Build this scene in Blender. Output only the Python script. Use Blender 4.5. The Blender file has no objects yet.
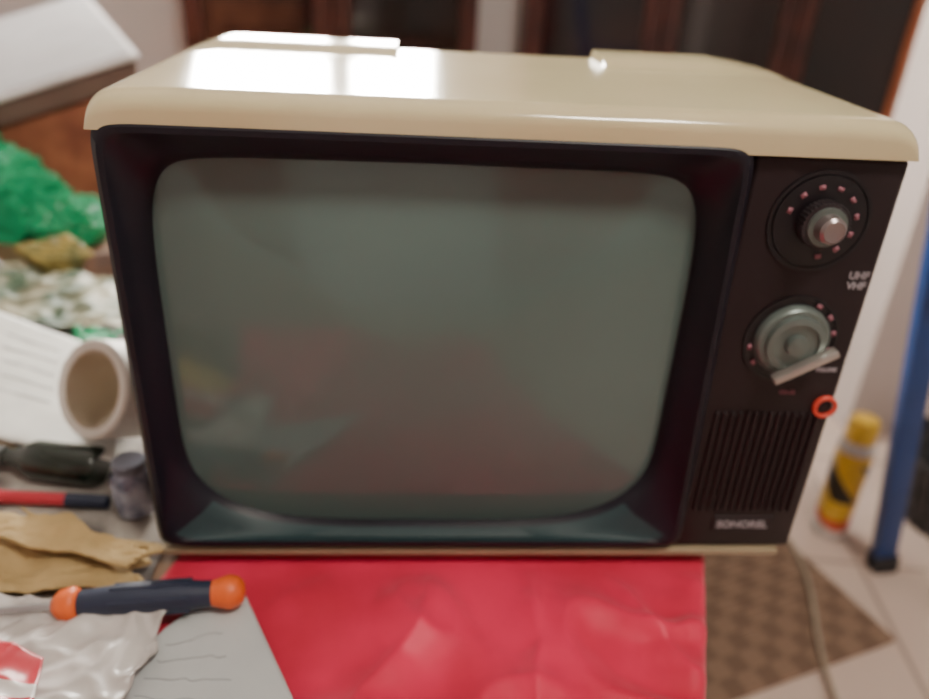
import bpy, bmesh, math, random
from mathutils import Vector, Matrix, Euler, noise
random.seed(4)
DOF=True
col=bpy.context.collection
T=-0.016   # table top height (TV coordinates, TV bezel bottom = 0)
FL=-0.50   # floor height

# ---------------------------------------------------------------- materials
def mat(name,c,rough=0.5,metal=0.0,c2=None,scale=20,bump=0.0,bscale=60,coat=0.0,emit=None,es=0,trans=0,spec=0.5,sheen=0,alpha=1):
    m=bpy.data.materials.new(name);m.use_nodes=True
    nt=m.node_tree;b=nt.nodes['Principled BSDF']
    tc=nt.nodes.new('ShaderNodeTexCoord')
    b.inputs['Roughness'].default_value=rough;b.inputs['Metallic'].default_value=metal
    b.inputs['Coat Weight'].default_value=coat;b.inputs['Specular IOR Level'].default_value=spec
    b.inputs['Transmission Weight'].default_value=trans;b.inputs['Sheen Weight'].default_value=sheen
    b.inputs['Alpha'].default_value=alpha
    if c2 is None: c2=tuple(x*0.88 for x in c)
    n=nt.nodes.new('ShaderNodeTexNoise');n.inputs['Scale'].default_value=scale;n.inputs['Detail'].default_value=4
    r=nt.nodes.new('ShaderNodeValToRGB');r.color_ramp.elements[0].position=0.38;r.color_ramp.elements[1].position=0.62
    r.color_ramp.elements[0].color=(*c2,1);r.color_ramp.elements[1].color=(*c,1)
    nt.links.new(tc.outputs['Object'],n.inputs['Vector']);nt.links.new(n.outputs['Fac'],r.inputs['Fac']);nt.links.new(r.outputs['Color'],b.inputs['Base Color'])
    if bump:
        n2=nt.nodes.new('ShaderNodeTexNoise');n2.inputs['Scale'].default_value=bscale
        bp=nt.nodes.new('ShaderNodeBump');bp.inputs['Strength'].default_value=bump;bp.inputs['Distance'].default_value=0.002
        nt.links.new(tc.outputs['Object'],n2.inputs['Vector']);nt.links.new(n2.outputs['Fac'],bp.inputs['Height']);nt.links.new(bp.outputs['Normal'],b.inputs['Normal'])
    if emit:
        b.inputs['Emission Color'].default_value=(*emit,1);b.inputs['Emission Strength'].default_value=es
    return m

CREAM=mat('cream_plastic',(0.66,0.57,0.35),0.13,c2=(0.61,0.53,0.32),scale=8,spec=0.6)
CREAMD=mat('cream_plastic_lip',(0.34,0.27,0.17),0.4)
BEZ=mat('bezel_black_plastic',(0.010,0.009,0.017),0.42,c2=(0.008,0.007,0.013),spec=0.35)
BEZIN=mat('bezel_inner_plastic',(0.010,0.010,0.018),0.40,c2=(0.008,0.008,0.015),spec=0.32)
SILL_LIT=mat('bezel_sill_lit',(0.026,0.050,0.056),0.50,c2=(0.022,0.043,0.048),spec=0.3)  # bezel plastic lightened: overhead light on the sill put into the colour
PANEL=mat('panel_brown_plastic',(0.020,0.012,0.014),0.5,spec=0.3)
SCREEN=mat('crt_glass',(0.108,0.172,0.158),0.10,c2=(0.100,0.160,0.148),scale=5,spec=0.55)
BACKB=mat('rear_cover_plastic',(0.05,0.045,0.04),0.6)
WELL=mat('well_black',(0.006,0.005,0.008),0.35)
SILV=mat('knob_silver',(0.50,0.47,0.44),0.28,metal=0.7)
SILV2=mat('knob_silver_dull',(0.34,0.29,0.29),0.30,metal=0.7)
KGREY=mat('knob_grey_green',(0.17,0.21,0.195),0.35,metal=0.4)
KDARK=mat('knob_dark',(0.05,0.04,0.045),0.3,metal=0.3)
WHITE=mat('print_white',(0.42,0.39,0.42),0.6)
PINKP=mat('print_pink',(0.35,0.14,0.18),0.6)
REDR=mat('red_ring',(0.75,0.07,0.04),0.4)

# ---------------------------------------------------------------- mesh helpers
def mk(name,bm,m=None,smooth=True,parent=None,mats=None):
    me=bpy.data.meshes.new(name);bm.normal_update();bm.to_mesh(me);bm.free()
    o=bpy.data.objects.new(name,me);col.objects.link(o)
    for x in (mats or ([m] if m else [])): me.materials.append(x)
    if smooth:
        for p in me.polygons:p.use_smooth=True
    if parent:o.parent=parent
    return o
def autosm(o,ang=35):
    md=o.modifiers.new('es','EDGE_SPLIT');md.split_angle=math.radians(ang);return o
def empty(name):
    e=bpy.data.objects.new(name,None);col.objects.link(e);e.empty_display_size=0.05;return e
def bx(bm,x0,x1,y0,y1,z0,z1,bev=0.0,seg=3,mi=0,M=None):
    r=bmesh.ops.create_cube(bm,size=1);vs=r['verts']
    for v in vs: v.co=Vector(((x0+x1)/2+v.co.x*(x1-x0),(y0+y1)/2+v.co.y*(y1-y0),(z0+z1)/2+v.co.z*(z1-z0)))
    fs=set(f for v in vs for f in v.link_faces)
    if bev:
        es=list(set(e for v in vs for e in v.link_edges))
        rr=bmesh.ops.bevel(bm,geom=es,offset=bev,segments=seg,affect='EDGES',profile=0.5)
        fs=set(rr['faces'])|set(f for f in fs if f.is_valid);
        vs=list(set(v for f in fs for v in f.verts))
    for f in fs:
        if f.is_valid:f.material_index=mi
    if M:
        for v in vs:v.co=M@v.co
    return vs
def box(name,x0,x1,y0,y1,z0,z1,m,bev=0.0,seg=3,parent=None,M=None):
    bm=bmesh.new();bx(bm,x0,x1,y0,y1,z0,z1,bev,seg,M=M)
    return autosm(mk(name,bm,m,parent=parent))
def lathe(bm,prof,seg=40,M=None,mi=0,cap=True):
    rings=[]
    for r,z in prof:
        rings.append([bm.verts.new((r*math.cos(2*math.pi*i/seg),r*math.sin(2*math.pi*i/seg),z)) for i in range(seg)])
    for a,b in zip(rings,rings[1:]):
        for i in range(seg):
            f=bm.faces.new((a[i],a[(i+1)%seg],b[(i+1)%seg],b[i]));f.material_index=mi
    if cap:
        for rg,rev in((rings[0],True),(rings[-1],False)):
            f=bm.faces.new(rg[::-1] if rev else rg);f.material_index=mi
    vs=[v for r in rings for v in r]
    if M:
        for v in vs:v.co=M@v.co
    return vs
def tube(name,pts,r,m,parent=None,res=6,cyc=False):
    cu=bpy.data.curves.new(name,'CURVE');cu.dimensions='3D';cu.bevel_depth=r;cu.bevel_resolution=4
    s=cu.splines.new('NURBS');s.points.add(len(pts)-1)
    for p,q in zip(s.points,pts):p.co=(*q,1)
    s.order_u=4;s.use_endpoint_u=not cyc;s.use_cyclic_u=cyc;s.resolution_u=res
    o=bpy.data.objects.new(name,cu);col.objects.link(o);cu.materials.append(m)
    if parent:o.parent=parent
    return o
def text(name,body,size,loc,m,parent,rot=(math.pi/2,0,0),ext=0.0003):
    cu=bpy.data.curves.new(name,'FONT');cu.body=body;cu.size=size;cu.extrude=ext;cu.align_x='CENTER';cu.align_y='CENTER';cu.offset=0.0001
    o=bpy.data.objects.new(name,cu);col.objects.link(o);o.location=loc;o.rotation_euler=rot;cu.materials.append(m);o.parent=parent
    return o
def fbm(x,y,s,seed):
    return noise.fractal(Vector((x*s+seed*7.1,y*s-seed*3.3,seed*1.7)),0.9,2.1,4)
def ridge(x,y,s,seed):
    v=Vector((x*s+seed*5.1,y*s+seed*2.3,seed*1.1))
    a=1-abs(noise.noise(v))*2; b=1-abs(noise.noise(v*2.3))*2
    return 0.65*a+0.35*b
def sheet(name,corners,m,n=40,amp=0.004,fs=12,seed=1,thick=0.0006,rg=False,parent=None,edge=None,mi_fn=None,mats=None):
    """crumpled sheet lofted between four 3D corners (p00,p10,p11,p01)"""
    bm=bmesh.new();g=[]
    P=[Vector(c) for c in corners]
    for j in range(n+1):
        row=[]
        for i in range(n+1):
            u=i/n;v=j/n
            if edge:
                u2=u+edge*0.5*noise.noise(Vector((v*4,seed,0)))*(2*u-1)
                v2=v+edge*0.5*noise.noise(Vector((u*4,seed+9,0)))*(2*v-1)
            else:u2,v2=u,v
            p=P[0]*(1-u2)*(1-v2)+P[1]*u2*(1-v2)+P[2]*u2*v2+P[3]*(1-u2)*v2
            h=(ridge if rg else fbm)(p.x,p.y,fs,seed)
            p=p+Vector((0,0,amp*(h+1)/1.0))
            row.append(bm.verts.new(p))
        g.append(row)
    for j in range(n):
        for i in range(n):
            f=bm.faces.new((g[j][i],g[j][i+1],g[j+1][i+1],g[j+1][i]))
            if mi_fn:f.material_index=mi_fn((i+.5)/n,(j+.5)/n)
    o=mk(name,bm,m,parent=parent,mats=mats)
    md=o.modifiers.new('s','SOLIDIFY');md.thickness=thick;md.offset=1
    return o
def crumple(name,loc,size,m,seed=1,amp=0.5,sub=4,cells=34,parent=None,rot=0,flat=True):
    """faceted crumpled film: sphere whose skin is pushed in along random crease planes"""
    rnd=random.Random(seed);bm=bmesh.new();bmesh.ops.create_icosphere(bm,subdivisions=sub,radius=1)
    ds=[]
    for k in range(cells):
        v=Vector((rnd.gauss(0,1),rnd.gauss(0,1),rnd.gauss(0,1))).normalized();ds.append((v,rnd.uniform(1-amp,1.0)))
    for v in bm.verts:
        d=v.co.normalized();r=1.15
        for n_,h in ds:
            c=d.dot(n_)
            if c>0.2: r=min(r,h*0.88/c)
        r*=1+0.28*amp*(1-2*abs(noise.noise(d*4+Vector((seed,0,0)))))+0.10*amp*noise.noise(d*9)
        p=Vector((d.x*r*size[0],d.y*r*size[1],d.z*r*size[2]))
        p=Matrix.Rotation(rot,3,'Z')@p
        p+=Vector(loc)
        if flat and p.z<T+0.001:p.z=T+0.001
        v.co=p
    return mk(name,bm,m,parent=parent,smooth=False)

# ================================================================ TELEVISION
tv=empty('portable_television')
def sm(a,b,t):
    t=max(0,min(1,(t-a)/(b-a)));return t*t*(3-2*t)
def shell():
    bm=bmesh.new()
    X0,X1,Y0,Y1=-0.2110,0.2090,-0.005,0.195
    def prof(x,y):
        z=0.2850
        e=min(x-X0,X1-x);R=0.015
        if e<R:
            q=(R-e)/R; z-=0.0105*(1-math.sqrt(max(0,1-q**2.4)))
        e=min(x-X0,X1-x)
        if e<0.045: z-=0.0022*(1-e/0.045)**2
        e=y-Y0;R=0.013
        if e<R: z-=(R-math.sqrt(max(0,R*R-(R-e)**2)))*0.75
        yy=sm(0.140,0.170,y)
        z+=0.0055*yy*(sm(-0.203,-0.180,x)*(1-sm(-0.0655,-0.0645,x))+sm(0.0735,0.0745,x)*(1-0.85*sm(0.150,0.205,x)))
        return max(z,0.2665)
    xs=set()
    for i in range(9): xs.add(X0+0.016*(i/8)**2);xs.add(X1-0.016*(i/8)**2)
    for i in range(91): xs.add(X0+0.018+(X1-X0-0.036)*i/90)
    for c in(-0.0655,-0.0645,0.0735,0.0745): xs.add(c)
    xs=sorted(xs)
    ys=sorted(set([Y0+0.014*(j/10)**1.6 for j in range(11)]+[Y0+0.016+(Y1-Y0-0.016)*j/40 for j in range(41)]))
    nx,ny=len(xs)-1,len(ys)-1
    g=[[bm.verts.new((x,y,prof(x,y))) for x in xs] for y in ys]
    for j in range(ny):
        for i in range(nx): bm.faces.new((g[j][i],g[j][i+1],g[j+1][i+1],g[j+1][i]))
    loop=g[0]+[g[j][nx] for j in range(1,ny+1)]+[g[ny][i] for i in range(nx-1,-1,-1)]+[g[j][0] for j in range(ny-1,0,-1)]
    low=[bm.verts.new((v.co.x,v.co.y,0.2655)) for v in loop]
    n=len(loop)
    for i in range(n): bm.faces.new((loop[i],low[i],low[(i+1)%n],loop[(i+1)%n]))
    bm.faces.new(low)
    return autosm(mk('cream_top_shell',bm,CREAM,parent=tv),55)
shell()
box('chassis',-0.209,0.206,0.020,0.19,0.0,0.2655,BACKB,0.004,2,tv)
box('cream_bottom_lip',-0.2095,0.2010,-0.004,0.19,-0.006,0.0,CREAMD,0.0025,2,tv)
bm=bmesh.new()
a=[(-0.19,0.19,0.01),(0.19,0.19,0.01),(0.19,0.19,0.25),(-0.19,0.19,0.25)];b=[(-0.10,0.29,0.03),(0.10,0.29,0.03),(0.10,0.29,0.17),(-0.10,0.29,0.17)]
va=[bm.verts.new(p) for p in a];vb=[bm.verts.new(p) for p in b]
for i in range(4): bm.faces.new((va[i],vb[i],vb[(i+1)%4],va[(i+1)%4]))
bm.faces.new(va);bm.faces.new(vb[::-1]);bmesh.ops.recalc_face_normals(bm,faces=bm.faces)
bmesh.ops.bevel(bm,geom=list(bm.edges),offset=0.008,segments=2,affect='EDGES')
autosm(mk('rear_cover',bm,BACKB,parent=tv))
for i,(x,y) in enumerate([(-0.17,0.02),(0.11,0.02),(-0.17,0.17),(0.11,0.17)]):
    bm=bmesh.new();lathe(bm,[(0.009,T+0.0013),(0.010,-0.006)],20,Matrix.Translation((x,y,0)));mk('foot_%d'%(i+1),bm,BACKB,parent=tv)
# --- bezel
N=160
def outer(t,ins=0.0,k=1):
    c,s=math.cos(t),math.sin(t);n=30
    x=math.copysign(abs(c)**(2/n),c);z=math.copysign(abs(s)**(2/n),s)
    zz=0.1365+z*(0.1345-ins)
    xr=0.123+(1-zz/0.27)*0.008;xl=-0.2100
    cx=(xr+xl)/2;hw=(xr-xl)/2-ins
    return cx+x*hw,zz
def inner(t,sc=1.0,add=0.0):
    c,s=math.cos(t),math.sin(t)
    k=(s+1)/2;n=4.3+7.0*k*k
    x=math.copysign(abs(c)**(2/n),c);z=math.copysign(abs(s)**(2/n),s)
    z-=0.010*x*x*max(0,s)
    wid=(0.1515+add)*(1-0.016*(1-k))
    return -0.0425+x*wid*sc,0.1295+z*(0.1200+add)*sc
def ringpts(fn):return [fn(-math.pi+2*math.pi*i/N) for i in range(N)]
rings=[]
rings.append([(x,0.022,z) for x,z in ringpts(lambda t:outer(t))])
rings.append([(x,-0.003,z) for x,z in ringpts(lambda t:outer(t))])
rings.append([(x,-0.006,z) for x,z in ringpts(lambda t:outer(t,0.003))])
rings.append([(x,-0.006,z) for x,z in ringpts(lambda t:outer(t,0.006))])
def mix(t,a):
    xo,zo=outer(t,0.006);xi,zi=inner(t,1,0.006);return xo*(1-a)+xi*a,zo*(1-a)+zi*a
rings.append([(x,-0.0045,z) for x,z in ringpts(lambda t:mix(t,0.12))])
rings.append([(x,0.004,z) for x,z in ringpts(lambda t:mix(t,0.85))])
rings.append([(x,0.0095,z) for x,z in ringpts(lambda t:inner(t,1,0.002))])
rings.append([(x,0.0165,z) for x,z in ringpts(lambda t:inner(t,1,0.0))])
bm=bmesh.new();R=[[bm.verts.new(p) for p in r] for r in rings]
for k,(a,b) in enumerate(zip(R,R[1:])):
    for i in range(N):
        f=bm.faces.new((a[i],a[(i+1)%N],b[(i+1)%N],b[i]))
        th=-math.pi+2*math.pi*(i+.5)/N
        f.material_index=(2 if (-math.pi*0.78<th<-math.pi*0.22) else 1) if k in(4,5) else 0  # lower slope gets the copy with the light painted in
bmesh.ops.recalc_face_normals(bm,faces=bm.faces)
autosm(mk('screen_bezel',bm,parent=tv,mats=[BEZ,BEZIN,SILL_LIT]),40)
# --- CRT glass
bm=bmesh.new();K=24;prev=None
for k in range(K+1):
    s=k/K
    y=0.0155-0.013*(1-s*s)
    if k==0: cv=bm.verts.new((-0.0425,y,0.1295));continue
    ring=[bm.verts.new((x,y,z)) for x,z in ringpts(lambda t:inner(t,s,0.0005))]
    for i in range(N):
        if prev is None: bm.faces.new((cv,ring[i],ring[(i+1)%N]))
        else: bm.faces.new((prev[i],ring[i],ring[(i+1)%N],prev[(i+1)%N]))
    prev=ring
bmesh.ops.recalc_face_normals(bm,faces=bm.faces)
mk('crt_screen',bm,SCREEN,parent=tv)
# --- control panel
bm=bmesh.new();bx(bm,0.1245,0.2080,-0.001,0.021,0.0005,0.2650,0.003,3)
autosm(mk('control_panel',bm,PANEL,parent=tv))
RX=Matrix.Rotation(math.pi/2,4,'X')
def at(x,z,y=-0.001):return Matrix.Translation((x,y,z))@RX
def knobset(prefix,x,z,parts):
    for nm,pr,m in parts:
        bm=bmesh.new();lathe(bm,pr,56,at(x,z));bmesh.ops.recalc_face_normals(bm,faces=bm.faces);autosm(mk(prefix+nm,bm,m,parent=tv),40)
knobset('tuning_',0.1665,0.2305,[
 ('well_rim',[(0.0285,0.0),(0.0285,0.0012),(0.0265,0.0012),(0.0262,0.0004)],WELL),
 ('dial_skirt',[(0.026,0.0),(0.0255,0.0015),(0.012,0.002)],WELL),
 ('knob_base',[(0.0130,0.002),(0.0125,0.009),(0.0105,0.0095)],KDARK),
 ('knob_band',[(0.0108,0.009),(0.0106,0.011),(0.0090,0.0112)],KGREY),
 ('knob_cap',[(0.0080,0.009),(0.0072,0.017),(0.0056,0.0185),(0.003,0.0180)],SILV2)])
knobset('channel_',0.1690,0.1590,[
 ('well_rim',[(0.0280,0.0),(0.0280,0.0012),(0.0262,0.0012),(0.0259,0.0004)],WELL),
 ('dial_skirt',[(0.0222,0.0),(0.0216,0.004),(0.0200,0.0055)],KGREY),
 ('knob_disc',[(0.0175,0.0055),(0.0170,0.0085),(0.0135,0.0092),(0.0132,0.0075),(0.006,0.0070)],KGREY),
 ('knob_hub',[(0.0065,0.0075),(0.006,0.011),(0.003,0.0115)],KGREY)])
bm=bmesh.new();bx(bm,-0.0195,0.0195,-0.007,0.0,-0.0024,0.0024,0.0012,2)
M=Matrix.Translation((0.1755,-0.009,0.1475))@Matrix.Rotation(math.radians(-30),4,'Y')
for v in bm.verts:v.co=M@v.co
autosm(mk('channel_pointer_bar',bm,SILV,parent=tv))
bm=bmesh.new()
for (cx,cz,rr,cnt) in((0.1665,0.2305,0.0195,12),(0.169,0.159,0.0245,14)):
    for i in range(cnt):
        a=2*math.pi*i/cnt+0.2
        M=Matrix.Translation((cx+rr*math.cos(a),-0.0032 if rr<0.02 else -0.0026,cz+rr*math.sin(a)))@Matrix.Rotation(-a+math.pi/2,4,'Y')
        if random.random()<0.6: bx(bm,-0.0016,0.0016,-0.0005,0.0005,-0.0012,0.0012,M=M)
mk('dial_numbers',bm,PINKP,parent=tv)
bm=bmesh.new()
for i in range(36):
    a=2*math.pi*i/36
    bx(bm,-0.0003,0.0003,-0.0004,0.0004,-0.0045,0.0045,M=Matrix.Translation((0.1665+0.0127*math.cos(a),-0.0065,0.2305+0.0127*math.sin(a)))@Matrix.Rotation(math.pi/2,4,'X'))
mk('tuning_knob_knurling',bm,KDARK,parent=tv)
text('label_band','UHF\nVHF',0.0062,(0.1985,-0.0013,0.1965),WHITE,tv)
text('label_volume','VOLUME',0.0034,(0.196,-0.0013,0.139),WHITE,tv)
text('label_channel','CH-12',0.0036,(0.176,-0.0013,0.123),PINKP,tv)
text('badge','SONOREL',0.0078,(0.1705,-0.0022,0.0205),WHITE,tv)
box('badge_plate',0.150,0.192,-0.0020,-0.0005,0.0145,0.0275,PANEL,0.0006,1,tv)
bm=bmesh.new();lathe(bm,[(0.0074,0.0),(0.0074,0.0025),(0.0052,0.0025),(0.0052,0.0004)],32,at(0.2020,0.1135),cap=False);mk('power_button_ring',bm,REDR,parent=tv)
bm=bmesh.new();lathe(bm,[(0.0050,0.0),(0.0046,0.0010),(0.001,0.0012)],32,at(0.2020,0.1135));mk('power_button',bm,PANEL,parent=tv)
bm=bmesh.new()
for i in range(14):
    x=0.1345+i*0.0049
    bx(bm,x,x+0.0024,-0.0030,-0.0005,0.032,0.109,0.0006,1)
for j in range(9):
    z=0.033+j*0.0090
    bx(bm,0.134,0.2005,-0.0016,-0.0005,z,z+0.0014)
mk('speaker_grille',bm,PANEL,smooth=False,parent=tv)
# ================================================================ TABLE (turned about 18 degrees under the set)
WOOD=mat('table_wood',(0.20,0.11,0.06),0.5,c2=(0.14,0.075,0.04),scale=6)
TM=Matrix.Translation((0.0065,-0.41,0))@Matrix.Rotation(math.radians(-18.6),4,'Z')
tb=empty('work_table')
box('table_top',-1.62,0.0,0.0,1.46,T-0.028,T,WOOD,0.003,2,tb,M=TM)
for i,(x,y) in enumerate([(-1.57,0.05),(-0.05,0.05),(-1.57,1.41),(-0.05,1.41)]):
    box('leg_%d'%(i+1),x-0.025,x+0.025,y-0.025,y+0.025,FL,T-0.028,WOOD,0.004,2,tb,M=TM)
RED=mat('red_fabric',(0.78,0.022,0.095),0.52,c2=(0.48,0.010,0.036),scale=7,sheen=0.2,spec=0.4)
bm=bmesh.new();g=[];nu,nv=240,180
for j in range(nv+1):
    w=0.002+0.60*j/nv;row=[]
    for i in range(nu+1):
        s=-0.33+0.52*i/nu
        P=TM@Vector((min(s,0),w,0))
        ang=math.atan2(P.x-0.02,-(P.y-0.14))
        fold=0.007*(1-abs(math.sin(ang*9+fbm(P.x,P.y,6,3)*0.9)))**2.0
        fold+=0.007*max(0,1-abs(noise.noise(Vector((P.x*13+P.y*9,P.y*10-P.x*5,3.3))))*5)
        fold+=0.0018*(fbm(P.x,P.y,16,2)+1)
        k=sm(0.004,0.045,-P.y)*sm(-0.15,-0.09,P.x)
        fold*=k
        if s<0: q=Vector((s,w,T+0.0012+fold))
        else:
            d=s;a=min(d/0.006,math.pi/2);kk=max(0,1-d/0.02)
            q=Vector((0.003+0.006*math.sin(a)+0.004*(1+math.sin(w*55+fbm(w,1,6,4)))*min(1,d*8),w,T+0.0012-0.006*(1-math.cos(a))-max(0,d-0.0094)+fold*kk))
        row.append(bm.verts.new(TM@q))
    g.append(row)
for j in range(nv):
    for i in range(nu): bm.faces.new((g[j][i],g[j][i+1],g[j+1][i+1],g[j+1][i]))
mk('red_table_cloth',bm,RED)
# ================================================================ CLUTTER
PAPER=mat('paper_white',(0.54,0.56,0.56),0.7,c2=(0.47,0.49,0.50),scale=12)
PAPER2=mat('paper_card',(0.74,0.74,0.70),0.6)
NEWS=mat('newsprint',(0.42,0.38,0.34),0.8,c2=(0.10,0.085,0.08),scale=26)
INK=mat('ink_grey',(0.25,0.26,0.30),0.8)
MUST=mat('mustard_fabric',(0.50,0.35,0.16),0.8,c2=(0.38,0.26,0.11),scale=25,bump=0.4,bscale=300)
WBAG=mat('white_plastic_bag',(0.62,0.58,0.56),0.35,c2=(0.44,0.40,0.38),scale=15)
GREEN=mat('green_plastic',(0.010,0.46,0.20),0.35,c2=(0.004,0.28,0.11),scale=10)
NAVY=mat('navy_rubber',(0.018,0.026,0.055),0.45)
ORNG=mat('orange_rubber',(0.80,0.13,0.02),0.45)
STEEL=mat('steel',(0.55,0.55,0.57),0.3,metal=0.9)
sheet('newspaper',[(-0.62,-0.02,T+0.0005),(-0.2140,-0.05,T+0.0005),(-0.2140,0.42,T+0.0005),(-0.66,0.44,T+0.0005)],NEWS,60,0.0010,10,12,0.0003)
def note(name,c,m,lines,seed,amp=0.0015):
    e=empty(name)
    sheet('paper',c,m,30,amp,14,seed,0.0004,parent=e)
    P=[Vector(x) for x in c]
    for k in range(lines):
        v=0.18+0.50*k/max(1,lines-1);pts=[]
        for i in range(14):
            u=0.2+0.5*i/13
            p=P[0]*(1-u)*(1-v)+P[1]*u*(1-v)+P[2]*u*v+P[3]*(1-u)*v
            h=amp*(fbm(p.x,p.y,14,seed)+1)
            d=(P[3]-P[0]).normalized()*0.002*random.uniform(-1,1)
            pts.append(p+d+Vector((0,0,h+0.0007)))
        tube('ink_line_%d'%(k+1),pts,0.00016,INK,e,4)
    return e
note('handwritten_note',[(-0.222,-0.115,T+0.006),(-0.096,-0.140,T+0.010),(-0.158,-0.022,T+0.006),(-0.192,-0.060,T+0.005)],PAPER,4,5)
# screwdriver
sd=empty('screwdriver')
M=Matrix.Translation((-0.1490,-0.0450,0.005))@Matrix.Rotation(math.radians(184),4,'Z')@Matrix.Rotation(math.radians(92),4,'Y')
for nm,pr,m in[
 ('orange_end_cap',[(0.002,-0.001),(0.006,0.0),(0.0088,0.003),(0.0102,0.008),(0.0090,0.013),(0.0075,0.018)],ORNG),
 ('handle_grip',[(0.0075,0.017),(0.0080,0.024),(0.0095,0.036),(0.0092,0.050),(0.0098,0.064),(0.0088,0.078),(0.0075,0.094)],NAVY),
 ('orange_collar',[(0.0076,0.093),(0.0095,0.095),(0.0102,0.098),(0.0085,0.104),(0.0045,0.108)],ORNG),
 ('steel_shaft',[(0.0022,0.107),(0.0022,0.200),(0.0018,0.207)],STEEL)]:
    bm=bmesh.new();lathe(bm,pr,32,M);bmesh.ops.recalc_face_normals(bm,faces=bm.faces);autosm(mk(nm,bm,m,parent=sd),50)
bm=bmesh.new()
for i in range(6):
    a=i*math.pi/3
    bx(bm,-0.0012,0.0012,-0.0012,0.0012,0.03,0.075,0.0005,1,M=M@Matrix.Rotation(a,4,'Z')@Matrix.Translation((0.0092,0,0)))
mk('grip_ribs',bm,NAVY,smooth=False,parent=sd)
# mustard cloth strips
sheet('mustard_rag',[(-0.40,-0.040,T+0.002),(-0.218,-0.032,T+0.003),(-0.2135,0.006,T+0.003),(-0.42,0.045,T+0.003)],MUST,70,0.007,24,3,0.002,edge=0.25)
sheet('mustard_rag',[(-0.33,0.005,T+0.019),(-0.220,-0.026,T+0.016),(-0.2145,-0.010,T+0.018),(-0.31,0.030,T+0.019)],MUST,40,0.005,34,8,0.002,edge=0.3)
# white plastic bag bottom-left
sheet('white_plastic_bag',[(-0.42,-0.17,T+0.001),(-0.200,-0.155,T+0.001),(-0.190,-0.046,T+0.001),(-0.40,-0.040,T+0.001)],WBAG,110,0.009,26,6,0.0006,rg=True,edge=0.12)
REDB=mat('red_wrapper',(0.50,0.03,0.05),0.35);YEL=mat('yellow_wrapper',(0.65,0.45,0.08),0.4)
sheet('snack_wrapper',[(-0.32,-0.165,T+0.023),(-0.228,-0.150,T+0.018),(-0.243,-0.095,T+0.018),(-0.32,-0.068,T+0.023)],None,40,0.005,30,9,0.0005,rg=True,mats=[REDB,YEL,WBAG],mi_fn=lambda u,v:1 if (v<0.42 and u<0.80) else (2 if 0.50<v<0.64 else 0))
# dark bottle lying down
bt=empty('glass_bottle')
DG=mat('dark_green_glass',(0.012,0.020,0.014),0.25,coat=0.2)
M=Matrix.Translation((-0.276,0.082,T+0.016))@Matrix.Rotation(math.radians(170),4,'Z')@Matrix.Rotation(math.radians(90),4,'Y')
bm=bmesh.new();lathe(bm,[(0.004,0.0),(0.013,0.001),(0.015,0.004),(0.015,0.050),(0.012,0.058),(0.007,0.066),(0.006,0.078)],36,M);autosm(mk('bottle_body',bm,DG,parent=bt))
bm=bmesh.new();lathe(bm,[(0.0075,0.076),(0.0075,0.090),(0.006,0.092)],24,M);autosm(mk('bottle_cap',bm,mat('cap_grey',(0.12,0.12,0.12),0.4),parent=bt))
CARD=mat('cardboard',(0.45,0.30,0.16),0.8)
sheet('cardboard_scrap',[(-0.44,0.095,T+0.004),(-0.355,0.102,T+0.004),(-0.350,0.125,T+0.008),(-0.45,0.150,T+0.010)],CARD,20,0.004,12,8,0.003)
# red marker pen
mp=empty('marker_pen')
M=Matrix.Translation((-0.262,0.052,T+0.0085))@Matrix.Rotation(math.radians(176),4,'Z')@Matrix.Rotation(math.radians(90),4,'Y')
for nm,pr,m in[('cap',[(0.003,0),(0.0050,0.001),(0.0052,0.030)],NAVY),('barrel',[(0.0048,0.030),(0.0048,0.12),(0.004,0.125)],REDB)]:
    bm=bmesh.new();lathe(bm,pr,20,M);autosm(mk(nm,bm,m,parent=mp))
# small jar beside the TV
jr=empty('glass_jar')
bm=bmesh.new();M=Matrix.Translation((-0.243,0.050,T+0.004))
lathe(bm,[(0.010,0.0),(0.0135,0.002),(0.0140,0.006),(0.0140,0.030),(0.011,0.035),(0.010,0.037)],30,M)
autosm(mk('jar_body',bm,mat('jar_glass',(0.42,0.45,0.55),0.15,coat=0.6,c2=(0.06,0.07,0.13),scale=60),parent=jr))
bm=bmesh.new();lathe(bm,[(0.0112,0.036),(0.0112,0.042),(0.010,0.043)],30,M);autosm(mk('jar_lid',bm,mat('jar_lid_m',(0.16,0.17,0.22),0.3),parent=jr))
# card sheet
cd_=empty('hanging_card')
CC=[(-0.385,0.120,0.000),(-0.266,0.078,0.006),(-0.300,0.230,0.004),(-0.440,0.285,0.026)]
sheet('card_sheet',CC,PAPER2,30,0.002,9,4,0.0008,parent=cd_)
for k in range(5):
    v=0.35+0.12*k
    P=[Vector(x) for x in CC];pts=[]
    for u in(0.1,0.25,0.4,0.5):
        p=P[0]*(1-u)*(1-v)+P[1]*u*(1-v)+P[2]*u*v+P[3]*(1-u)*v
        pts.append(p+Vector((0,0,0.002*(fbm(p.x,p.y,9,4)+1)+0.0010)))
    tube('print_line_%d'%(k+1),pts,0.0003,INK,cd_,3)
tp=empty('masking_tape_roll')
TAPE=mat('tape_white',(0.76,0.72,0.66),0.5);CORE=mat('tape_core',(0.42,0.35,0.26),0.7)
ax=Vector((-0.48,-0.72,0.42)).normalized()
M=Matrix.Translation((-0.270,0.124,0.042))@ax.to_track_quat('Z','Y').to_matrix().to_4x4()
bm=bmesh.new();S=56
lathe(bm,[(0.0290,0.024),(0.0290,0.026),(0.035,0.027),(0.0370,0.025),(0.0370,-0.025),(0.035,-0.027),(0.0290,-0.026),(0.0290,-0.024)],S,M,cap=False);bmesh.ops.recalc_face_normals(bm,faces=bm.faces)
autosm(mk('tape_winding',bm,TAPE,parent=tp))
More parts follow.
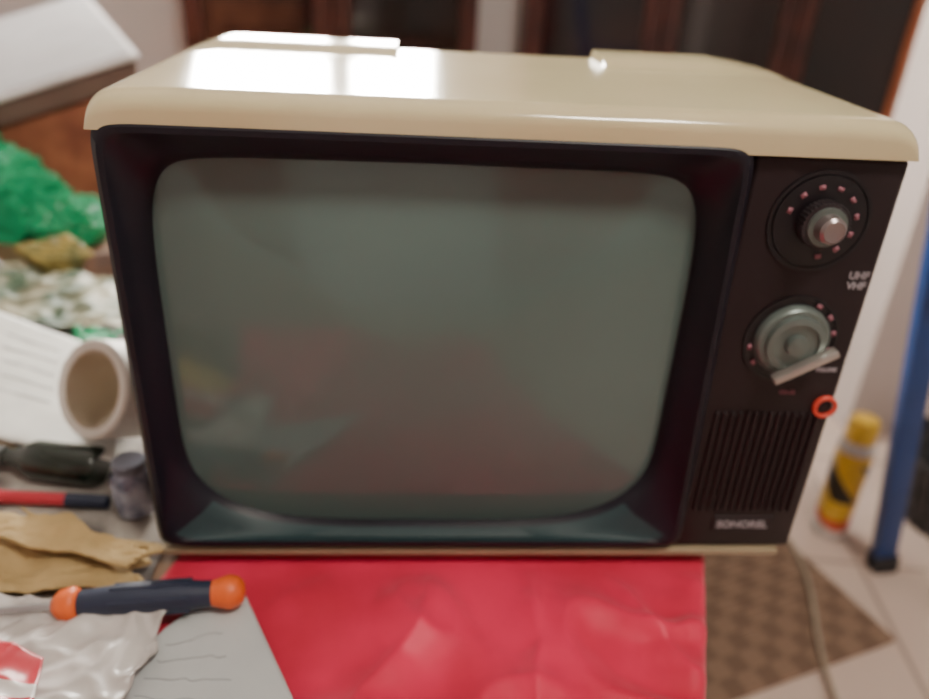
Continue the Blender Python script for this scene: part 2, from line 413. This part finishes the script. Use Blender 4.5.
bm=bmesh.new();lathe(bm,[(0.0290,0.0255),(0.0272,0.0255),(0.0269,-0.0255),(0.0290,-0.0255)],S,M,cap=False)
autosm(mk('cardboard_core',bm,CORE,parent=tp))
# pile of crumpled bits behind
OLIVE=mat('olive_bag',(0.50,0.38,0.10),0.5,c2=(0.16,0.17,0.06),scale=45)
GREYC=mat('mixed_wrapping',(0.40,0.37,0.26),0.6,c2=(0.04,0.08,0.04),scale=26)
BRN=mat('brown_paper',(0.24,0.13,0.08),0.7,c2=(0.10,0.06,0.05),scale=40)
sheet('crumpled_wrapping',[(-0.50,0.31,T+0.003),(-0.335,0.30,T+0.003),(-0.365,0.42,T+0.003),(-0.52,0.45,T+0.003)],GREYC,60,0.012,18,3,0.0008,rg=True,edge=0.4)
crumple('olive_pouch',(-0.460,0.475,T+0.022),(0.060,0.030,0.040),OLIVE,5,0.45,4)
crumple('white_crumpled_paper',(-0.555,0.440,T+0.026),(0.060,0.045,0.042),WBAG,7,0.45,4)
crumple('brown_paper_scrap',(-0.385,0.455,T+0.018),(0.050,0.032,0.032),BRN,15,0.45,4)
sheet('green_scrap',[(-0.365,0.262,T+0.004),(-0.325,0.255,T+0.004),(-0.330,0.290,T+0.004),(-0.372,0.292,T+0.004)],GREEN,24,0.012,40,11,0.0006,rg=True,edge=0.4)
# green plastic bag : crinkled body and two tied handles
gb=empty('green_plastic_bag')
crumple('bag_body',(-0.580,0.610,T+0.050),(0.125,0.065,0.105),GREEN,2,0.42,5,60,parent=gb)
crumple('bag_side',(-0.500,0.590,T+0.025),(0.080,0.050,0.065),GREEN,8,0.42,5,50,parent=gb)
crumple('bag_handle_left',(-0.610,0.610,T+0.112),(0.060,0.025,0.045),GREEN,21,0.45,4,40,parent=gb,flat=False,rot=0.4)
# wooden box with white lid
wb=empty('wooden_box')
A=Vector((-0.421,0.725,0.205));E=A+Vector((-0.166,-0.06,-0.054))*2.4;B=A+Vector((-0.284,0.598,0.026));D=B+(E-A)
def prism(name,top,z0,m,parent,inset=0.0):
    c=sum(top,Vector())/4;bm=bmesh.new()
    tt=[c+(p-c)*(1-inset) for p in top]
    a=[bm.verts.new(p) for p in tt];b=[bm.verts.new((p.x,p.y,z0) if isinstance(z0,float) else p-z0) for p in tt]
    bm.faces.new(a);bm.faces.new(b[::-1])
    for i in range(4): bm.faces.new((a[i],b[i],b[(i+1)%4],a[(i+1)%4]))
    bmesh.ops.recalc_face_normals(bm,faces=bm.faces)
    bmesh.ops.bevel(bm,geom=list(bm.edges),offset=0.003,segments=2,affect='EDGES')
    return autosm(mk(name,bm,m,parent=parent))
LIDW=mat('lid_white',(0.42,0.41,0.42),0.5);LIDR=mat('lid_rim',(0.80,0.78,0.78),0.4);UND=mat('lid_under',(0.16,0.10,0.08),0.6)
OW=mat('orange_wood',(0.42,0.15,0.08),0.5,c2=(0.20,0.06,0.035),scale=14)
dz=Vector((0,0,0.008))
prism('lid_panel',[A,E,D,B],dz,LIDW,wb,0.03)
prism('lid_rim',[p-Vector((0,0,0.002)) for p in (A,E,D,B)],dz,LIDR,wb)
prism('lid_tray',[p-Vector((0,0,0.011)) for p in (A,E,D,B)],Vector((0,0,0.030)),UND,wb,0.02)
prism('box_body',[p-Vector((0,0,0.042)) for p in (A,E,D,B)],T+0.001,OW,wb,0.05)
# ================================================================ RIGHT SIDE FLOOR ITEMS
MAT_=mat('mat_brown',(0.20,0.12,0.075),0.9)
nt=MAT_.node_tree;tc=nt.nodes.new('ShaderNodeTexCoord');mp_=nt.nodes.new('ShaderNodeMapping');ck=nt.nodes.new('ShaderNodeTexChecker');ck.inputs['Scale'].default_value=34
ck.inputs['Color1'].default_value=(0.27,0.175,0.120,1);ck.inputs['Color2'].default_value=(0.19,0.118,0.080,1)
nt.links.new(tc.outputs['Object'],mp_.inputs['Vector']);nt.links.new(mp_.outputs['Vector'],ck.inputs['Vector']);nt.links.new(ck.outputs['Color'],nt.nodes['Principled BSDF'].inputs['Base Color'])
bm=bmesh.new();bx(bm,-0.42,0.0,0.0,0.45,0.0,0.008,0.003,2)
for i in range(34):
    y=0.008+i*0.0128
    bx(bm,-0.418,-0.002,y,y+0.006,0.0075,0.0100)
dm=mk('door_mat',bm,MAT_,smooth=False);dm.location=(0.648,0.352,FL+0.0005);dm.rotation_euler=(0,0,math.radians(19))
# spray can
sc=empty('spray_can')
M=Matrix.Translation((0.664,0.590,FL+0.001))
CY=mat('can_yellow',(0.80,0.50,0.05),0.35);CB=mat('can_black',(0.03,0.025,0.02),0.35);CR=mat('can_red',(0.60,0.09,0.03),0.35);CW=mat('can_white',(0.62,0.58,0.55),0.35)
bm=bmesh.new();R_=0.028;S=48;zs=[0.0,0.003]+[0.003+0.175*k/40 for k in range(1,41)]+[0.188]
rs=[0.026]+[R_]*41+[0.023]
ring=[[bm.verts.new(M@Vector((r*math.cos(2*math.pi*i/S),r*math.sin(2*math.pi*i/S),z))) for i in range(S)] for r,z in zip(rs,zs)]
for k in range(len(zs)-1):
    for i in range(S):
        f=bm.faces.new((ring[k][i],ring[k][(i+1)%S],ring[k+1][(i+1)%S],ring[k+1][i]));z=zs[k];a=2*math.pi*i/S
        m0=0
        if z<0.028+0.010*math.sin(a): m0=3
        elif z<0.060+0.022*math.sin(a+0.6): m0=2
        elif 0.075<z<0.150 and math.sin(a*2+z*60+0.8)>0.1 : m0=1
        elif z>0.165:m0=3
        f.material_index=m0
bm.faces.new(ring[0][::-1]);bm.faces.new(ring[-1])
autosm(mk('can_body',bm,parent=sc,mats=[CY,CB,CR,CW]))
bm=bmesh.new();lathe(bm,[(0.023,0.186),(0.0235,0.215),(0.020,0.226),(0.012,0.229)],32,M);autosm(mk('can_cap',bm,CY,parent=sc))
# blue step ladder
BLUE=mat('ladder_blue',(0.012,0.055,0.22),0.45);RUB=mat('ladder_rubber',(0.015,0.015,0.018),0.7)
ld=empty('step_ladder')
def bar(name,p,q,w,d,m,parent,side=Vector((1,0,0))):
    p,q=Vector(p),Vector(q);z=(q-p);L=z.length;z.normalize();x=(side-z*side.dot(z)).normalized();y=z.cross(x)
    M=Matrix((( x.x,y.x,z.x,p.x),(x.y,y.y,z.y,p.y),(x.z,y.z,z.z,p.z),(0,0,0,1)))
    bm=bmesh.new();bx(bm,-w/2,w/2,-d/2,d/2,0,L,0.003,2,M=M);return autosm(mk(name,bm,m,parent=parent))
FP,FQ=Vector((0.705,0.50,FL+0.025)),Vector((0.545,0.45,0.27));BP,BQ=Vector((1.02,0.36,FL+0.025)),Vector((0.86,0.33,0.27))
bar('front_rail',FP,FQ,0.034,0.020,BLUE,ld)
bar('front_foot',(0.711,0.502,FL),(0.702,0.498,FL+0.035),0.040,0.028,RUB,ld)
bar('back_rail',BP,BQ,0.034,0.020,BLUE,ld)
bar('back_foot',(1.026,0.361,FL),(1.017,0.36,FL+0.035),0.040,0.028,RUB,ld)
for i,k in enumerate((0.66,0.96)):
    bar('step_%d'%(i+1),FP.lerp(FQ,k),BP.lerp(BQ,k),0.07,0.015,BLUE,ld,side=Vector((0,1,0)))
# dark wire bin
DB=mat('bin_dark',(0.10,0.10,0.105),0.6,c2=(0.03,0.03,0.032),scale=60)
wbk=empty('waste_basket')
bm=bmesh.new();M=Matrix.Translation((0.905,0.620,FL+0.001))
lathe(bm,[(0.085,0.0),(0.115,0.13),(0.120,0.135),(0.118,0.140),(0.111,0.135),(0.083,0.004)],40,M,cap=True)
autosm(mk('basket_wall',bm,DB,parent=wbk))
bm=bmesh.new()
for i in range(30):
    a=2*math.pi*i/30
    M2=M@Matrix.Rotation(a,4,'Z')@Matrix.Translation((0.0865,0,0))@Matrix.Rotation(math.atan2(0.03,0.13),4,'Y')
    bx(bm,-0.0015,0.0025,-0.0022,0.0022,0.0,0.13,M=M2)
mk('basket_ribs',bm,RUB,smooth=False,parent=wbk)
# TV power cord
tube('power_cord',[(0.10,0.285,0.06),(0.16,0.32,0.03),(0.30,0.38,-0.02),(0.42,0.50,-0.30),(0.50,0.62,FL+0.015),(0.575,0.60,FL+0.0145),(0.578,0.50,FL+0.0145),(0.555,0.42,FL+0.0145),(0.525,0.34,FL+0.0145),(0.505,0.26,FL+0.0145),(0.49,0.12,FL+0.008),(0.40,0.0,FL+0.008)],0.0038,mat('cord_beige',(0.40,0.33,0.25),0.6),parent=tv,res=10)
# ================================================================ ROOM
WALL=mat('wall_paint',(0.62,0.57,0.56),0.8,c2=(0.58,0.54,0.53),scale=4,bump=0.1)
PIL=mat('pillar_paint',(0.60,0.52,0.49),0.7,c2=(0.56,0.48,0.45),scale=4)
CEIL=mat('ceiling_paint',(0.6,0.58,0.55),0.9)
TILE=mat('floor_tile',(0.48,0.36,0.31),0.35)
nt=TILE.node_tree;br=nt.nodes.new('ShaderNodeTexBrick');tc=nt.nodes.new('ShaderNodeTexCoord');mpg=nt.nodes.new('ShaderNodeMapping')
mpg.inputs['Rotation'].default_value=(0,0,math.radians(8))
br.offset=0;br.inputs['Scale'].default_value=1;br.inputs['Brick Width'].default_value=0.30;br.inputs['Row Height'].default_value=0.30;br.inputs['Mortar Size'].default_value=0.004
br.inputs['Color1'].default_value=(0.68,0.54,0.46,1);br.inputs['Color2'].default_value=(0.63,0.49,0.42,1);br.inputs['Mortar'].default_value=(0.40,0.30,0.25,1)
nt.links.new(tc.outputs['Object'],mpg.inputs['Vector']);nt.links.new(mpg.outputs['Vector'],br.inputs['Vector']);nt.links.new(br.outputs['Color'],nt.nodes['Principled BSDF'].inputs['Base Color'])
XL,XR,YF,YB,ZC=-2.0,2.4,-2.4,1.72,1.95
box('floor',XL,XR,YF,YB,FL-0.05,FL,TILE)
box('ceiling',XL,XR,YF,YB,ZC,ZC+0.05,CEIL)
box('wall_left',XL-0.08,XL,YF,YB,FL,ZC,WALL)
box('wall_right',XR,XR+0.08,YF,YB,FL,ZC,WALL)
box('wall_front',XL,XR,YF-0.08,YF,FL,ZC,WALL)
wb_=empty('wall_back')
wx0,wx1,wz0,wz1=-0.66,0.02,0.42,1.00
box('wall_lower',XL,XR,YB,YB+0.10,FL,wz0,WALL,parent=wb_)
box('wall_upper',XL,XR,YB,YB+0.10,wz1,ZC,WALL,parent=wb_)
box('wall_side_a',XL,wx0,YB,YB+0.10,wz0,wz1,WALL,parent=wb_)
box('wall_side_b',wx1,XR,YB,YB+0.10,wz0,wz1,WALL,parent=wb_)
w=empty('window_1')
FR=mat('window_frame_paint',(0.25,0.22,0.20),0.5)
box('frame_bottom',wx0,wx1,YB+0.01,YB+0.06,wz0,wz0+0.02,FR,parent=w);box('frame_top',wx0,wx1,YB+0.01,YB+0.06,wz1-0.03,wz1,FR,parent=w)
box('frame_left',wx0,wx0+0.03,YB+0.01,YB+0.06,wz0+0.02,wz1-0.03,FR,parent=w);box('frame_right',wx1-0.03,wx1,YB+0.01,YB+0.06,wz0+0.02,wz1-0.03,FR,parent=w)
box('mullion',-0.280,-0.215,YB+0.01,YB+0.06,wz0+0.02,wz1-0.03,FR,parent=w)
GL=mat('bright_window_pane',(0.8,0.8,0.75),0.4,emit=(1.0,0.95,0.86),es=115)
box('pane',wx0+0.03,wx1-0.03,YB+0.03,YB+0.035,wz0+0.02,wz1-0.03,GL,parent=w)
box('wall_pillar',0.852,0.955,0.90,1.06,FL,ZC,PIL)
def reflection_curtain(x0,x1,m):  # unseen red drapes added behind the camera for reddish reflections in the screen
    bm=bmesh.new();n=80;rows=[]
    for z in (-0.35,0.2,0.8,1.6):
        rows.append([bm.verts.new((x0+(x1-x0)*i/n,YF+0.06+0.03*math.sin(i*0.9+z),z)) for i in range(n+1)])
    for a,b in zip(rows,rows[1:]):
        for i in range(n): bm.faces.new((a[i],a[i+1],b[i+1],b[i]))
    mk('added_curtain',bm,m)
reflection_curtain(0.25,0.95,mat('curtain_red',(0.45,0.06,0.07),0.8))
reflection_curtain(-1.1,-0.5,mat('added_curtain_red_b',(0.40,0.07,0.07),0.8))
# glazed cabinets
DW=mat('cabinet_dark_wood',(0.075,0.020,0.014),0.35,c2=(0.035,0.010,0.008),scale=10)
DW2=mat('cabinet_edge_wood',(0.42,0.13,0.055),0.4,c2=(0.30,0.085,0.035),scale=10)
DGL=mat('cabinet_dark_glass',(0.008,0.006,0.006),0.10,coat=0.2,c2=(0.020,0.009,0.007),scale=5)
def cabinet(x0,x1,z1,nd,edge_r=False):
    e=empty('china_cabinet');y0,y1=1.60,1.715
    box('carcass',x0,x1,y0+0.02,y1,FL+0.001,z1,DW,0.004,1,e)
    w=(x1-x0)/nd
    for k in range(nd):
        a=x0+k*w;b=a+w
        box('door_stile_a_%d'%k,a+0.001,a+0.045,y0,y0+0.02,FL+0.05,z1-0.02,DW,0.003,1,e)
        box('door_stile_b_%d'%k,b-0.045,b-0.001,y0,y0+0.02,FL+0.05,z1-0.02,DW2 if (edge_r and k==nd-1) else DW,0.003,1,e)
        box('door_rail_top_%d'%k,a+0.045,b-0.045,y0,y0+0.02,z1-0.07,z1-0.02,DW,0.003,1,e)
        box('door_rail_bottom_%d'%k,a+0.045,b-0.045,y0,y0+0.02,FL+0.05,FL+0.11,DW,0.003,1,e)
        box('door_glass_%d'%k,a+0.045,b-0.045,y0+0.008,y0+0.012,FL+0.11,z1-0.07,DGL,0,1,e)
        bm=bmesh.new();lathe(bm,[(0.004,0),(0.008,0.008),(0.009,0.014),(0.005,0.018)],20,Matrix.Translation((b-0.022 if k%2==0 else a+0.022,y0,0.05))@RX);mk('door_knob_%d'%k,bm,SILV,parent=e)
    return e
cabinet(-0.60,0.0965,0.40,2)
cabinet(0.208,1.210,1.3,3,True)
# ceiling lamp
lamp=empty('ceiling_lamp')
bm=bmesh.new();lathe(bm,[(0.05,0.0),(0.16,-0.01),(0.18,-0.04),(0.15,-0.075),(0.05,-0.09)],40,Matrix.Translation((0.5,-0.7,ZC)));mk('lamp_diffuser',bm,mat('lamp_glow',(0.9,0.9,0.85),0.5,emit=(1,0.9,0.78),es=6),parent=lamp)
def area(name,loc,target,size,power,c):
    l=bpy.data.lights.new(name,'AREA');l.energy=power;l.size=size;l.color=c;o=bpy.data.objects.new(name,l);col.objects.link(o);o.location=loc
    o.rotation_euler=(Vector(target)-Vector(loc)).to_track_quat('-Z','Y').to_euler();return o
area('ceiling_light',(0.5,-0.7,ZC-0.12),(0.1,0.2,0),0.35,30,(1,0.92,0.80))
wd=bpy.data.worlds.new('w');bpy.context.scene.world=wd;wd.use_nodes=True
wd.node_tree.nodes['Background'].inputs[0].default_value=(0.9,0.9,1,1);wd.node_tree.nodes['Background'].inputs[1].default_value=0.3
# ================================================================ CAMERA
cd=bpy.data.cameras.new('camera');c=bpy.data.objects.new('camera',cd);col.objects.link(c);bpy.context.scene.camera=c
c.location=(-0.0528,-0.3907,0.3536);c.rotation_euler=(1.0857,-0.0507,-0.0538)
cd.sensor_width=36;cd.lens=770*36/929;cd.clip_start=0.01
if DOF:
    cd.dof.use_dof=True;cd.dof.focus_distance=0.335;cd.dof.aperture_fstop=4.4
